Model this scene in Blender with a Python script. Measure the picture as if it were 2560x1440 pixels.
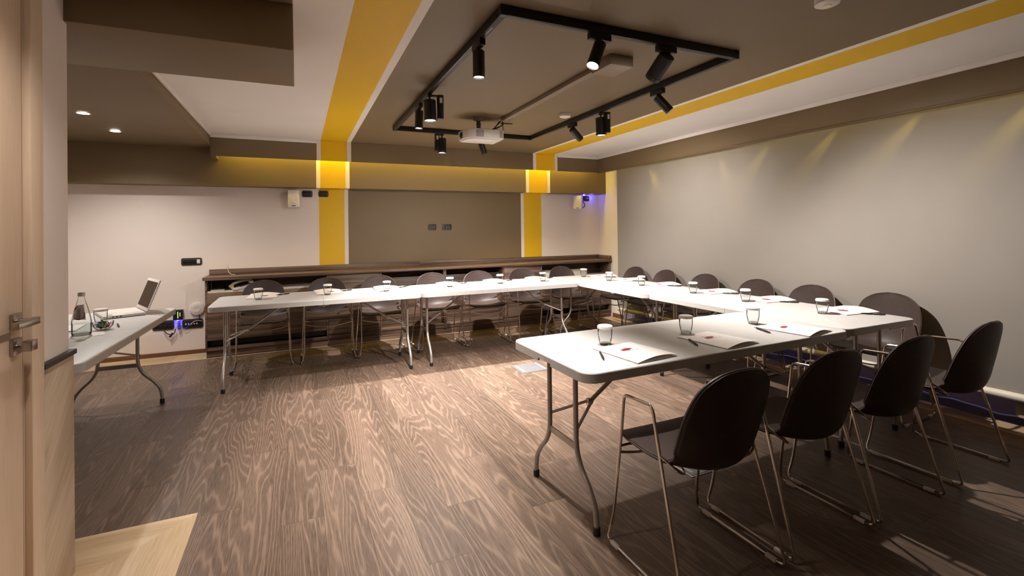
import bpy, bmesh, math, random
from mathutils import Vector, Matrix
random.seed(7)
scene = bpy.context.scene
for o in list(bpy.data.objects): bpy.data.objects.remove(o)
COL = scene.collection
PI = math.pi

# ------------------------------------------------------------------ camera
F, TH, PH, RO, CX, CY, CH = 1187.9592, 0.421, -0.0067, -0.0126, 1277.93, 565.37, 1.3497
cd = bpy.data.cameras.new('camera'); cam = bpy.data.objects.new('camera', cd); COL.objects.link(cam)
fw = Vector((math.sin(TH)*math.cos(PH), math.cos(TH)*math.cos(PH), -math.sin(PH)))
r0 = Vector((math.cos(TH), -math.sin(TH), 0)); u0 = r0.cross(fw)
rt = r0*math.cos(RO) + u0*math.sin(RO); up = -r0*math.sin(RO) + u0*math.cos(RO)
cam.matrix_world = Matrix(((rt.x, up.x, -fw.x, 0), (rt.y, up.y, -fw.y, 0), (rt.z, up.z, -fw.z, CH), (0, 0, 0, 1)))
cd.sensor_fit = 'HORIZONTAL'; cd.sensor_width = 36; cd.lens = F*36/2560
cd.shift_x = (1280-CX)/2560; cd.shift_y = (CY-720)/2560
cd.clip_start = 0.05; cd.clip_end = 60
scene.camera = cam

# ------------------------------------------------------------------ world / view / light levels
w = bpy.data.worlds.new('world'); scene.world = w; w.use_nodes = True
w.node_tree.nodes['Background'].inputs[0].default_value = (0.9, 0.8, 0.7, 1)
w.node_tree.nodes['Background'].inputs[1].default_value = 0.05
vs = scene.view_settings
vs.view_transform = 'Standard'; vs.look = 'None'; vs.gamma = 1; vs.use_curve_mapping = False
vs.exposure = 1.2
SPOT_W = 150.0
SPOT_COL = (1.0, 0.92, 0.845)
DOWN_W = 30.0
LED_W = 9.0
LED_COL = (1.0, 0.76, 0.09)
try:
    cy = scene.cycles
    cy.max_bounces = 10; cy.diffuse_bounces = 6; cy.glossy_bounces = 4; cy.transmission_bounces = 8; cy.transparent_max_bounces = 24
    cy.sample_clamp_indirect = 4.0
    cy.caustics_reflective = False; cy.caustics_refractive = False
except Exception: pass

# ------------------------------------------------------------------ materials
def nodes(name):
    m = bpy.data.materials.new(name); m.use_nodes = True
    nt = m.node_tree; b = nt.nodes['Principled BSDF']
    return m, nt, b
def N(nt, t, **kw):
    n = nt.nodes.new(t)
    for k, v in kw.items():
        if k in n.inputs.keys(): n.inputs[k].default_value = v
        else: setattr(n, k, v)
    return n
def math_n(nt, op, a, b=None, c=None):
    n = nt.nodes.new('ShaderNodeMath'); n.operation = op
    for i, v in enumerate((a, b, c)):
        if v is None: continue
        if isinstance(v, (int, float)): n.inputs[i].default_value = v
        else: nt.links.new(v, n.inputs[i])
    return n.outputs[0]
def ramp(nt, fac, stops):
    n = nt.nodes.new('ShaderNodeValToRGB'); e = n.color_ramp.elements
    while len(e) < len(stops): e.new(0.5)
    for el, (p, c) in zip(e, stops): el.position = p; el.color = (*c, 1)
    nt.links.new(fac, n.inputs[0]); return n.outputs[0]
def plain(name, col, rough=0.6, metal=0.0, var=0.06, scale=6.0, spec=0.5, bump=0.0, bscale=200, coat=0.0):
    m, nt, b = nodes(name)
    tc = N(nt, 'ShaderNodeTexCoord'); no = N(nt, 'ShaderNodeTexNoise'); no.inputs['Scale'].default_value = scale; no.inputs['Detail'].default_value = 4
    nt.links.new(tc.outputs['Object'], no.inputs['Vector'])
    lo = tuple(max(0, c*(1-var)) for c in col); hi = tuple(min(1, c*(1+var)) for c in col)
    nt.links.new(ramp(nt, no.outputs['Fac'], [(0.3, lo), (0.7, hi)]), b.inputs['Base Color'])
    b.inputs['Roughness'].default_value = rough; b.inputs['Metallic'].default_value = metal
    b.inputs['Specular IOR Level'].default_value = spec
    if coat: b.inputs['Coat Weight'].default_value = coat
    if bump:
        n2 = N(nt, 'ShaderNodeTexNoise'); n2.inputs['Scale'].default_value = bscale
        nt.links.new(tc.outputs['Object'], n2.inputs['Vector'])
        bp = N(nt, 'ShaderNodeBump'); bp.inputs['Strength'].default_value = bump; bp.inputs['Distance'].default_value = 0.002
        nt.links.new(n2.outputs['Fac'], bp.inputs['Height']); nt.links.new(bp.outputs['Normal'], b.inputs['Normal'])
    return m
def wood(name, dark, light, axis='y', ringscale=3.0, rings=26.0, stretch=0.10, fiber=150.0, linew=0.35, linestr=0.8, rough=0.5, varr=0.25, spec=0.4, use_rand=True, coords='Object', rot=None):
    m, nt, b = nodes(name)
    tc = N(nt, 'ShaderNodeTexCoord'); oi = N(nt, 'ShaderNodeObjectInfo')
    mp = N(nt, 'ShaderNodeMapping')
    sc = {'y': (1, stretch, 1), 'x': (stretch, 1, 1), 'z': (1, 1, stretch)}[axis]
    mp.inputs['Scale'].default_value = sc
    src = tc.outputs[coords]
    if rot:
        m0 = N(nt, 'ShaderNodeMapping'); m0.inputs['Rotation'].default_value = rot; nt.links.new(src, m0.inputs['Vector']); src = m0.outputs[0]
    nt.links.new(src, mp.inputs['Vector'])
    vec = mp.outputs[0]
    if use_rand:
        cx = N(nt, 'ShaderNodeCombineXYZ')
        r1 = math_n(nt, 'MULTIPLY', oi.outputs['Random'], 37.0); r2 = math_n(nt, 'MULTIPLY', oi.outputs['Random'], 91.0)
        nt.links.new(r1, cx.inputs[0]); nt.links.new(r2, cx.inputs[1]); nt.links.new(r1, cx.inputs[2])
        va = N(nt, 'ShaderNodeVectorMath'); va.operation = 'ADD'
        nt.links.new(vec, va.inputs[0]); nt.links.new(cx.outputs[0], va.inputs[1]); vec = va.outputs[0]
    n1 = N(nt, 'ShaderNodeTexNoise'); n1.inputs['Scale'].default_value = ringscale; n1.inputs['Detail'].default_value = 2.5; n1.inputs['Roughness'].default_value = 0.45
    nt.links.new(vec, n1.inputs['Vector'])
    s = math_n(nt, 'SINE', math_n(nt, 'MULTIPLY', n1.outputs['Fac'], rings*6.28))
    line = math_n(nt, 'POWER', math_n(nt, 'MULTIPLY_ADD', s, 0.5, 0.5), 1.0/max(linew, .05))
    nf = N(nt, 'ShaderNodeTexNoise'); nf.inputs['Scale'].default_value = fiber; nf.inputs['Detail'].default_value = 2
    mp2 = N(nt, 'ShaderNodeMapping'); k = 0.035
    mp2.inputs['Scale'].default_value = {'y': (1, k, 1), 'x': (k, 1, 1), 'z': (1, 1, k)}[axis]
    nt.links.new(src, mp2.inputs['Vector']); nt.links.new(mp2.outputs[0], nf.inputs['Vector'])
    nb = N(nt, 'ShaderNodeTexNoise'); nb.inputs['Scale'].default_value = 5.0; nb.inputs['Detail'].default_value = 3
    nt.links.new(vec, nb.inputs['Vector'])
    a = math_n(nt, 'MULTIPLY', line, linestr)
    f1 = math_n(nt, 'MULTIPLY', math_n(nt, 'SUBTRACT', nf.outputs['Fac'], 0.35), 1.1)
    f2 = math_n(nt, 'MULTIPLY', nb.outputs['Fac'], 0.55)
    tot = math_n(nt, 'ADD', math_n(nt, 'MULTIPLY', a, 0.5), math_n(nt, 'MULTIPLY_ADD', f1, 0.55, math_n(nt, 'MULTIPLY', f2, 0.6)))
    colr = ramp(nt, tot, [(0.1, dark), (0.75, light)])
    hs = N(nt, 'ShaderNodeHueSaturation')
    vv = math_n(nt, 'MULTIPLY_ADD', oi.outputs['Random'], varr, 1.0-varr/2)
    nt.links.new(vv, hs.inputs['Value']); nt.links.new(colr, hs.inputs['Color'])
    nt.links.new(hs.outputs[0], b.inputs['Base Color'])
    b.inputs['Roughness'].default_value = rough; b.inputs['Specular IOR Level'].default_value = spec
    bp = N(nt, 'ShaderNodeBump'); bp.inputs['Strength'].default_value = 0.12; bp.inputs['Distance'].default_value = 0.001
    nt.links.new(tot, bp.inputs['Height']); nt.links.new(bp.outputs['Normal'], b.inputs['Normal'])
    return m
def emit(name, col, s):
    m, nt, b = nodes(name)
    b.inputs['Base Color'].default_value = (*col, 1)
    b.inputs['Emission Color'].default_value = (*col, 1); b.inputs['Emission Strength'].default_value = s
    return m
def glass(name, tint=(0.93, 0.95, 0.94)):
    m, nt, b = nodes(name); nt.nodes.remove(b)
    out = [n for n in nt.nodes if n.type == 'OUTPUT_MATERIAL'][0]
    tr = N(nt, 'ShaderNodeBsdfTransparent'); tr.inputs['Color'].default_value = (*tint, 1)
    gl = N(nt, 'ShaderNodeBsdfGlossy'); gl.inputs['Roughness'].default_value = 0.03
    fr = N(nt, 'ShaderNodeLayerWeight'); fr.inputs['Blend'].default_value = 0.12
    no = N(nt, 'ShaderNodeTexNoise'); no.inputs['Scale'].default_value = 40
    tcn = N(nt, 'ShaderNodeTexCoord'); nt.links.new(tcn.outputs['Object'], no.inputs['Vector'])
    f = math_n(nt, 'MULTIPLY_ADD', no.outputs['Fac'], 0.02, math_n(nt, 'MULTIPLY', fr.outputs['Fresnel'], 0.9))
    mx = N(nt, 'ShaderNodeMixShader')
    nt.links.new(f, mx.inputs[0]); nt.links.new(tr.outputs[0], mx.inputs[1]); nt.links.new(gl.outputs[0], mx.inputs[2])
    nt.links.new(mx.outputs[0], out.inputs[0])
    return m
WHITE = plain('paint_white', (0.84, 0.76, 0.715), 0.7, var=0.02, scale=2)
CWHITE = plain('ceiling_white', (0.90, 0.87, 0.85), 0.7, var=0.02, scale=2)
BROWN = plain('paint_taupe', (0.178, 0.124, 0.064), 0.55, var=0.03, scale=2)
YELL = plain('paint_yellow', (0.76, 0.47, 0.004), 0.55, var=0.02, scale=2)
PLANK = wood('dark_limed_oak', (0.055, 0.034, 0.024), (0.29, 0.203, 0.152), 'y', ringscale=4.2, rings=34, stretch=0.085, fiber=330, linew=0.22, linestr=0.42, rough=0.40, varr=0.30)
LPLANK = wood('light_oak', (0.42, 0.29, 0.16), (0.72, 0.56, 0.38), 'y', ringscale=3, rings=5, stretch=0.08, fiber=160, linew=0.6, linestr=0.5, rough=0.45, varr=0.15)
LPLANKX = wood('light_oak_across', (0.42, 0.29, 0.16), (0.72, 0.56, 0.38), 'x', ringscale=3, rings=5, stretch=0.08, fiber=160, linew=0.6, linestr=0.5, rough=0.45, varr=0.15)
WAINS = wood('wainscot_oak', (0.36, 0.27, 0.18), (0.68, 0.55, 0.41), 'y', ringscale=3, rings=5, stretch=0.2, fiber=120, linew=0.6, linestr=0.5, rough=0.5, varr=0.1, rot=(-0.75, 0, 0))
COUNT = wood('walnut_zebra', (0.058, 0.033, 0.023), (0.225, 0.147, 0.105), 'x', ringscale=9, rings=7, stretch=0.03, fiber=220, linew=0.8, linestr=0.9, rough=0.45, varr=0.08)
DOORW = wood('door_oak', (0.62, 0.46, 0.33), (0.80, 0.64, 0.49), 'z', ringscale=4, rings=4, stretch=0.08, fiber=200, linew=0.8, linestr=0.4, rough=0.5, varr=0.05)
PLASTIC = plain('table_plastic', (0.56, 0.555, 0.545), 0.42, var=0.02, scale=20, bump=0.06, bscale=500)
LEGM = plain('grey_enamel', (0.42, 0.39, 0.36), 0.38, 0.6, var=0.04)
RUBBER = plain('black_rubber', (0.012, 0.011, 0.012), 0.6)
LEATH = plain('aubergine_leather', (0.052, 0.035, 0.032), 0.48, var=0.08, scale=30, bump=0.12, bscale=350, spec=0.35)
PIPE = plain('leather_piping', (0.075, 0.055, 0.055), 0.45)
CHROME = plain('chrome', (0.74, 0.66, 0.60), 0.16, 1.0, var=0.02)
GLIDE = plain('glide_plastic', (0.65, 0.60, 0.56), 0.5)
BLACK = plain('black_metal', (0.014, 0.013, 0.013), 0.4, 0.2, var=0.1)
DGREY = plain('dark_grey', (0.028, 0.025, 0.024), 0.45)
PAPER = plain('white_paper', (0.86, 0.81, 0.79), 0.65, var=0.02)
LIDP = plain('paper_lid', (0.85, 0.79, 0.74), 0.75, var=0.03, scale=60)
RED = plain('logo_red', (0.30, 0.010, 0.012), 0.5)
INK = plain('grey_ink', (0.20, 0.18, 0.20), 0.6)
LILAC = plain('lilac_ink', (0.33, 0.27, 0.40), 0.6)
GLASS = glass('clear_glass', (0.965, 0.97, 0.968)); BASEG = glass('thick_glass_base', (0.70, 0.71, 0.70))
BLIND = plain('blind_fabric', (0.29, 0.264, 0.238), 0.8, var=0.02, scale=3, bump=0.05, bscale=700)
BLINDBAR = plain('blind_bar', (0.72, 0.66, 0.58), 0.5)
CURT = plain('violet_curtain', (0.30, 0.255, 0.34), 0.8, var=0.1)
CARP = plain('blue_carpet', (0.235, 0.22, 0.27), 0.9, var=0.15, scale=80)
WPLAST = plain('white_plastic', (0.76, 0.72, 0.68), 0.4, var=0.02)
GPLAST = plain('grey_vent', (0.22, 0.20, 0.19), 0.6)
CREAM = plain('cream_plastic', (0.86, 0.76, 0.52), 0.4, var=0.03)
CREAML = plain('cream_laminate', (0.70, 0.66, 0.55), 0.4, var=0.03)
STEEL = plain('satin_nickel', (0.42, 0.38, 0.34), 0.3, 1.0, var=0.04)
BASEB = plain('brown_baseboard', (0.17, 0.075, 0.035), 0.45)
LENS = emit('lamp_lens', (1.0, 0.93, 0.86), 30.0)
DLENS = emit('downlight_lens', (1.0, 0.90, 0.78), 40.0)
BLUE = emit('blue_led', (0.10, 0.08, 1.0), 12.0)
GREEN = emit('green_led', (0.5, 0.9, 0.1), 3.0)
SCREEN = plain('laptop_screen', (0.05, 0.028, 0.016), 0.5, var=0.05, spec=0.1)
BCABLE = plain('blue_cable', (0.04, 0.06, 0.55), 0.5)
YCABLE = plain('yellow_cable', (0.55, 0.42, 0.05), 0.5)
GCABLE = plain('white_cable', (0.72, 0.68, 0.60), 0.5)
BOXG = plain('floor_box_grey', (0.12, 0.12, 0.125), 0.5, var=0.1, scale=60)
TAUPEP = plain('taupe_plastic', (0.22, 0.165, 0.115), 0.5)
STONE = plain('beige_upholstery', (0.42, 0.35, 0.29), 0.8, var=0.15, scale=200)

# ------------------------------------------------------------------ mesh helpers
class MB:
    def __init__(s): s.v = []; s.f = []; s.m = []
    def add(s, vs, fs, mi=0):
        b = len(s.v); s.v += [tuple(p) for p in vs]; s.f += [tuple(i+b for i in f) for f in fs]; s.m += [mi]*len(fs); return s
    def box(s, x0, x1, y0, y1, z0, z1, mi=0, M=None):
        vs = [Vector((x, y, z)) for z in (z0, z1) for y in (y0, y1) for x in (x0, x1)]
        if M is not None: vs = [M @ v for v in vs]
        return s.add(vs, [(0, 2, 3, 1), (4, 5, 7, 6), (0, 1, 5, 4), (2, 6, 7, 3), (0, 4, 6, 2), (1, 3, 7, 5)], mi)
    def tube(s, pts, r, n=10, closed=False, mi=0, r2=None):
        pts = [Vector(p) for p in pts]; k = len(pts); rings = []
        t0 = None; nrm = None
        for i, p in enumerate(pts):
            a = pts[i-1] if (i > 0 or closed) else p; b = pts[(i+1) % k] if (i < k-1 or closed) else p
            t = (b-a).normalized()
            if nrm is None:
                nrm = t.orthogonal().normalized()
            else:
                q = t0.rotation_difference(t); nrm = (q @ nrm).normalized()
            t0 = t; bi = t.cross(nrm)
            rad = r if r2 is None else r + (r2-r)*i/(k-1)
            rings.append([p + rad*(math.cos(2*PI*j/n)*nrm + math.sin(2*PI*j/n)*bi) for j in range(n)])
        vs = [q for R in rings for q in R]; fs = []
        for i in range(k if closed else k-1):
            a = i*n; b = ((i+1) % k)*n
            off = 0
            if closed and i == k-1:
                off = min(range(n), key=lambda o: (rings[-1][0]-rings[0][o]).length)
            for j in range(n):
                fs.append((a+j, a+(j+1) % n, b+(j+1+off) % n, b+(j+off) % n))
        if not closed: fs += [tuple(range(n))[::-1], tuple((k-1)*n+j for j in range(n))]
        return s.add(vs, fs, mi)
    def lathe(s, prof, n=24, c=(0, 0, 0), mi=0, M=None, capt=True, capb=True):
        vs = []; fs = []
        for (r, z) in prof:
            for j in range(n):
                vs.append(Vector((c[0]+r*math.cos(2*PI*j/n), c[1]+r*math.sin(2*PI*j/n), c[2]+z)))
        if M is not None: vs = [M @ v for v in vs]
        for i in range(len(prof)-1):
            for j in range(n):
                fs.append((i*n+j, i*n+(j+1) % n, (i+1)*n+(j+1) % n, (i+1)*n+j))
        if capb: fs.append(tuple(range(n))[::-1])
        if capt: fs.append(tuple((len(prof)-1)*n+j for j in range(n)))
        return s.add(vs, fs, mi)
    def prism(s, out, z0, z1, mi=0, M=None):
        k = len(out)
        vs = [Vector((x, y, z0)) for x, y in out] + [Vector((x, y, z1)) for x, y in out]
        if M is not None: vs = [M @ v for v in vs]
        fs = [tuple(range(k))[::-1], tuple(range(k, 2*k))] + [(i, (i+1) % k, k+(i+1) % k, k+i) for i in range(k)]
        return s.add(vs, fs, mi)
    def build(s, name, mats, parent=None, smooth=False, bevel=0.0, seg=2, loc=None, rotz=None, ang=35):
        me = bpy.data.meshes.new(name)
        bm = bmesh.new(); vv = [bm.verts.new(p) for p in s.v]
        for f, mi in zip(s.f, s.m):
            try: fc = bm.faces.new([vv[i] for i in f]); fc.material_index = mi
            except ValueError: pass
        bmesh.ops.recalc_face_normals(bm, faces=bm.faces)
        if bevel:
            es = [e for e in bm.edges if len(e.link_faces) == 2 and e.calc_face_angle(0) > math.radians(30)]
            bmesh.ops.bevel(bm, geom=es, offset=bevel, segments=seg, profile=0.5, affect='EDGES', clamp_overlap=True)
        bm.to_mesh(me); bm.free()
        if smooth or bevel:
            me.shade_smooth()
            try: me.set_sharp_from_angle(angle=math.radians(ang))
            except Exception: pass
        if not isinstance(mats, (list, tuple)): mats = [mats]
        for m in mats: me.materials.append(m)
        o = bpy.data.objects.new(name, me); COL.objects.link(o)
        if parent is not None: o.parent = parent
        if loc is not None: o.location = loc
        if rotz is not None: o.rotation_euler = (0, 0, rotz)
        return o
def Bx(name, dims, m, parent=None, bevel=0.0, **k): return MB().box(*dims).build(name, m, parent, bevel=bevel, **k)
def fillet(pts, r, n=5, closed=False):
    pts = [Vector(p) for p in pts]; out = []; k = len(pts)
    for i, p in enumerate(pts):
        if not closed and i in (0, k-1): out.append(p); continue
        a = pts[i-1]; b = pts[(i+1) % k]
        rr = r[i] if isinstance(r, (list, tuple)) else r
        rr = min(rr, (a-p).length*0.48, (b-p).length*0.48)
        p0 = p+(a-p).normalized()*rr; p1 = p+(b-p).normalized()*rr
        for j in range(n+1):
            t = j/n; out.append(p0*(1-t)**2 + p*2*t*(1-t) + p1*t*t)
    return out
def crom(vals, t):
    k = len(vals)-1; x = min(max(t, 0), 1)*k; i = min(int(x), k-1); u = x-i
    g = lambda j: vals[min(max(j, 0), k)]
    p0, p1, p2, p3 = g(i-1), g(i), g(i+1), g(i+2)
    return 0.5*((2*p1)+(-p0+p2)*u+(2*p0-5*p1+4*p2-p3)*u*u+(-p0+3*p1-3*p2+p3)*u**3)
def rrect(x0, x1, y0, y1, r, n=6):
    rs = r if isinstance(r, (list, tuple)) else [r]*4
    out = []
    for (cx, cy, a, rr) in ((x1, y1, 0, rs[0]), (x0, y1, 90, rs[1]), (x0, y0, 180, rs[2]), (x1, y0, 270, rs[3])):
        sx = -1 if cx == x1 else 1; sy = -1 if cy == y1 else 1
        if rr <= 0: out.append((cx, cy)); continue
        for j in range(n+1):
            t = math.radians(a+90*j/n); out.append((cx+sx*rr+rr*math.cos(t), cy+sy*rr+rr*math.sin(t)))
    return out
def tag(o, label, cat, group=None):
    o['label'] = label; o['category'] = cat
    if group: o['group'] = group
    return o
def thing(name, label, cat, loc=(0, 0, 0), rotz=0.0, group=None):
    o = bpy.data.objects.new(name, None); COL.objects.link(o); o.empty_display_size = 0.1
    o.location = loc; o.rotation_euler = (0, 0, rotz); return tag(o, label, cat, group)
def struct(o): o['kind'] = 'structure'; return o
def copy_tree(o, parent=None):
    c = o.copy(); COL.objects.link(c)
    if parent is not None: c.parent = parent
    for ch in list(o.children): copy_tree(ch, c)
    return c

# ------------------------------------------------------------------ room shell
YW, ZC = 6.34, 2.41
XR, XL, YF = 4.37, -2.45, -0.75
ZB = 2.18      # bottom of the hanging fascias
def grid_face(mb, axis, const, cuts, v0, v1, mis, flip=False):
    for a, b, mi in zip(cuts[:-1], cuts[1:], mis):
        if axis == 'y': vs = [(a, const, v0), (b, const, v0), (b, const, v1), (a, const, v1)]
        elif axis == 'z': vs = [(a, v0, const), (b, v0, const), (b, v1, const), (a, v1, const)]
        mb.add(vs, [(0, 1, 2, 3)], mi)
PAINT = [WHITE, YELL, BROWN, CWHITE]
# floor base and planks
fl = struct(Bx('floor', (XL-.1, 5.1, YF-.1, YW+.1, -0.08, -0.008), BOXG)); fl['label'] = 'plank floor of dark limed oak with a pale oak border'
PW, PL = 0.185, 1.22
def plank_obj(m, x0, x1, y0, y1):
    o = MB().box(x0+.0004-(x0+x1)/2, x1-.0004-(x0+x1)/2, y0+.0004-(y0+y1)/2, y1-.0004-(y0+y1)/2, -0.008, 0).build('plank', m, fl)
    o.location = ((x0+x1)/2, (y0+y1)/2, 0); return o
shared = {}
XB0, XB1, YB = -1.0, 4.17, 6.005
nx = int((4.17-XL)/PW)+1
for i in range(nx):
    x1 = 4.17-i*PW; x0 = max(x1-PW, XL)
    off = [0.0, 0.47, 0.83, 0.22, 0.65, 1.01, 0.35][i % 7]
    y = YF-off
    while y < YB:
        ya, yb = max(y, YF), min(y+PL, YB)
        segs = [(ya, yb)]
        if x0 < -0.50: segs = [(max(ya, 2.73), yb)] if yb > 2.73 else []
        for a, b in segs:
            if b-a < 0.02 or x1-x0 < 0.02: continue
            key = (round(x1-x0, 3), round(b-a, 3))
            if key in shared:
                o = bpy.data.objects.new('plank', shared[key]); COL.objects.link(o); o.parent = fl
                o.location = ((x0+x1)/2, (a+b)/2, 0)
            else: shared[key] = plank_obj(PLANK, x0, x1, a, b).data
        y += PL
# pale border: right strip, back strip, mitred corner by the door
y = YF
while y < YW:
    plank_obj(LPLANK, 4.17, 4.362, y, min(y+PL, YW)); y += PL
x = XL
while x < 4.17:
    o = MB().box(-(min(x+PL, 4.17)-x)/2+.0004, (min(x+PL, 4.17)-x)/2-.0004, -(YW-YB)/2, (YW-YB)/2, -.008, 0).build('plank', LPLANKX, fl)
    o.location = ((x+min(x+PL, 4.17))/2, (YW+YB)/2, 0); x += PL
XC = 4.17
while XC-PW > -0.50: XC -= PW
XCOR, YCOR = XC, 2.73     # corner of the pale inlay
lw = 0.185
for k in range(2):
    a0, a1 = k*lw, (k+1)*lw
    MB().prism([(XCOR-a0, YCOR-a0), (XCOR-a1, YCOR-a1), (XCOR-a1, YF), (XCOR-a0, YF)], -.008, 0).build('plank', LPLANK, fl)
    MB().prism([(XCOR-a0, YCOR-a0), (XL, YCOR-a0), (XL, YCOR-a1), (XCOR-a1, YCOR-a1)], -.008, 0).build('plank', LPLANKX, fl)
# carpeted window bay floor
struct(Bx('floor_window_bay', (4.362, 5.05, YF, 5.74, -0.008, 0.004), CARP))
# back wall with painted stripes
mb = MB()
grid_face(mb, 'y', YW, [XL, 0.235, 0.533, 0.579, 2.998, 3.047, 3.338, XR+.75], 0, ZC+.05, [0, 1, 0, 2, 0, 1, 0])
grid_face(mb, 'y', YW+.1, [XL, XR+.75], 0, ZC+.05, [0])
struct(mb.build('wall_back', PAINT))
# right wall: short return beside the blind, window bay behind it, near return
struct(Bx('wall_right', (XR, XR+.75, 5.74, YW, 0, ZC), WHITE))
struct(Bx('wall_window_bay', (5.05, 5.15, YF, 5.74, 0, ZC), WHITE))
struct(Bx('wall_left', (XL-.1, XL, YF, YW, 0, ZC), WHITE))
struct(Bx('wall_front', (XL, 5.15, YF-.1, YF, 0, ZC), BROWN))
# ceiling
mb = MB()
cuts = [-0.855, 0.245, 0.53, 0.58, 3.0, 3.05, 3.345, 5.15]
grid_face(mb, 'z', ZC, cuts, 3.03, YW, [3, 1, 3, 2, 3, 1, 3])
cuts2 = [-0.015, 0.245, 0.53, 0.58, 3.0, 3.05, 3.345, 5.15]
grid_face(mb, 'z', ZC, cuts2, YF, 3.03, [3, 1, 3, 2, 3, 1, 3])
grid_face(mb, 'z', ZC, [XL, -0.015], YF, 3.03, [2])
grid_face(mb, 'z', ZC, [XL, -0.855], 3.03, YW, [2])
grid_face(mb, 'z', ZC+.08, [XL, 5.15], YF, YW, [2])
struct(mb.build('ceiling', PAINT))
# dropped soffit with the two downlights, and the near cross beam
struct(Bx('ceiling_soffit', (XL, -0.855, 3.03, YW, 2.29, ZC-.001), BROWN, bevel=0.002))
struct(Bx('trim_1', (XL, -0.015, 2.425, 3.03, 2.195, ZC-.001), BROWN, bevel=0.003))
# back beam (lower, against the wall) and back fascia with a lit cove behind it
def striped_beam(name, x0, x1, y0, y1, z0, z1, cuts, mis):
    mb = MB(); grid_face(mb, 'y', y0, cuts, z0, z1, mis)
    for a, b, mi in zip(cuts[:-1], cuts[1:], mis):
        mb.add([(a, y0, z0), (b, y0, z0), (b, y1, z0), (a, y1, z0)], [(0, 1, 2, 3)], mi)
    mb.add([(x0, y1, z0), (x1, y1, z0), (x1, y1, z1), (x0, y1, z1)], [(0, 1, 2, 3)], 2)
    mb.add([(x0, y0, z1), (x1, y0, z1), (x1, y1, z1), (x0, y1, z1)], [(0, 1, 2, 3)], 2)
    for xx in (x0, x1): mb.add([(xx, y0, z0), (xx, y1, z0), (xx, y1, z1), (xx, y0, z1)], [(0, 1, 2, 3)], 2)
    return struct(mb.build(name, PAINT))
striped_beam('trim_2', XL, XR+.02, 6.14, YW-.001, 1.878, ZC-.002, [XL, 0.20, 0.245, 0.533, 0.58, 2.99, 3.04, 3.34, 3.385, XR+.02], [2, 0, 1, 0, 2, 0, 1, 0, 2])
striped_beam('trim_3', -0.852, 4.08, 5.925, 5.965, ZB, ZC-.002, [-0.852, 0.20, 0.245, 0.533, 0.58, 3.0, 3.05, 3.345, 3.39, 4.08], [2, 0, 1, 0, 2, 0, 1, 0, 2])
struct(Bx('trim_4', (-0.852, -0.80, 5.965, 6.139, ZB-.02, ZC-.002), BROWN, bevel=0.004))
# right fascia in front of the blind
struct(Bx('trim_5', (4.08, 4.12, YF, 5.925, ZB, ZC-.002), BROWN, bevel=0.002))
struct(Bx('trim_6', (4.074, 4.126, YF, 5.925, ZB-.012, ZB), BROWN, bevel=0.002))
# pale cornice strips under the white ceiling fields
struct(Bx('trim_7', (-0.852, 0.20, 5.905, 5.924, 2.372, ZC-.001), CWHITE, bevel=0.003))
struct(Bx('trim_8', (3.39, 4.06, 5.905, 5.924, 2.372, ZC-.001), CWHITE, bevel=0.003))
struct(Bx('trim_9', (4.06, 4.079, YF, 5.924, 2.372, ZC-.001), CWHITE, bevel=0.003))
struct(Bx('trim_10', (-0.854, -0.836, 3.04, 5.905, 2.385, ZC-.001), CWHITE, bevel=0.003))
# window behind the curtain: dusk light through the panes
wn = thing('window_1', 'wide dusk window behind the violet curtain', 'window'); wn['kind'] = 'structure'; del wn['category']
DUSK = emit('dusk_pane', (0.72, 0.66, 0.95), 0.24)
for k in range(5):
    y0_ = .1+k*1.1
    Bx('pane', (5.040, 5.046, y0_+.03, y0_+1.07, .09, 2.10), DUSK, wn)
    Bx('frame_post', (5.022, 5.049, y0_-.03, y0_+.03, .05, 2.14), DGREY, wn)
Bx('frame_rail', (5.022, 5.049, .07, 5.63, .03, .0895), DGREY, wn)
# baseboards
struct(Bx('baseboard_back', (XL, -0.945, YW-.012, YW-.001, 0, 0.045), BASEB, bevel=0.002))
struct(Bx('baseboard_right', (XR-.012, XR-.001, 5.74, 5.99, 0.0, 0.06), BASEB, bevel=0.002))
# left partition with wainscot, closed door beside the camera
PX = -0.84
struct(Bx('wall_partition', (PX-.14, PX, 2.2065, 2.455, 0, ZC), WHITE))
struct(Bx('wall_partition_near', (PX-.14, PX, YF, 1.1095, 0, ZC), WHITE))
wp = struct(Bx('trim_11', (PX, PX+.014, 2.212, 2.462, 0.0, 0.872), WAINS, bevel=0.002))
wp['label'] = 'pale oak wainscot panel on the short wall by the door'
struct(Bx('trim_12', (PX-.02, PX+.02, 2.212, 2.475, 0.872, 0.892), DGREY, bevel=0.003))
struct(Bx('trim_13', (PX-.14, PX+.012, 2.4555, 2.464, 0.0, 0.871), DGREY))
door = thing('door_1', 'pale oak door leaf with horizontal inlay beside the camera', 'door', (PX, 2.12, 0))
door['kind'] = 'structure'; del door['category']
leaf = MB().box(-.045, 0, -.90, 0, 0.008, 2.315).build('door_leaf', DOORW, door, bevel=0.002)
Bx('inlay_strip', (0.0, .0012, -.90, -.085, 1.020, 1.042), plain('inlay_wood', (.20, .13, .08), .5), leaf)
Bx('edge_line', (0.0, .0008, -.0115, -.0095, 0.01, 2.31), plain('edge_wood', (.34, .23, .15), .5), leaf)
casing = MB(); casing.box(-.14, .02, .002, .086, 0, 2.405).box(-.14, .02, -1.01, -.926, 0, 2.405).box(-.14, .02, -.926, .002, 2.32, 2.405)
casing.build('door_casing', DOORW, door, bevel=0.004)
hz = 1.072
ro = Bx('handle_rose', (0.0, .011, -.091, -.039, hz-.026, hz+.026), STEEL, leaf, bevel=0.0015)
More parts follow.
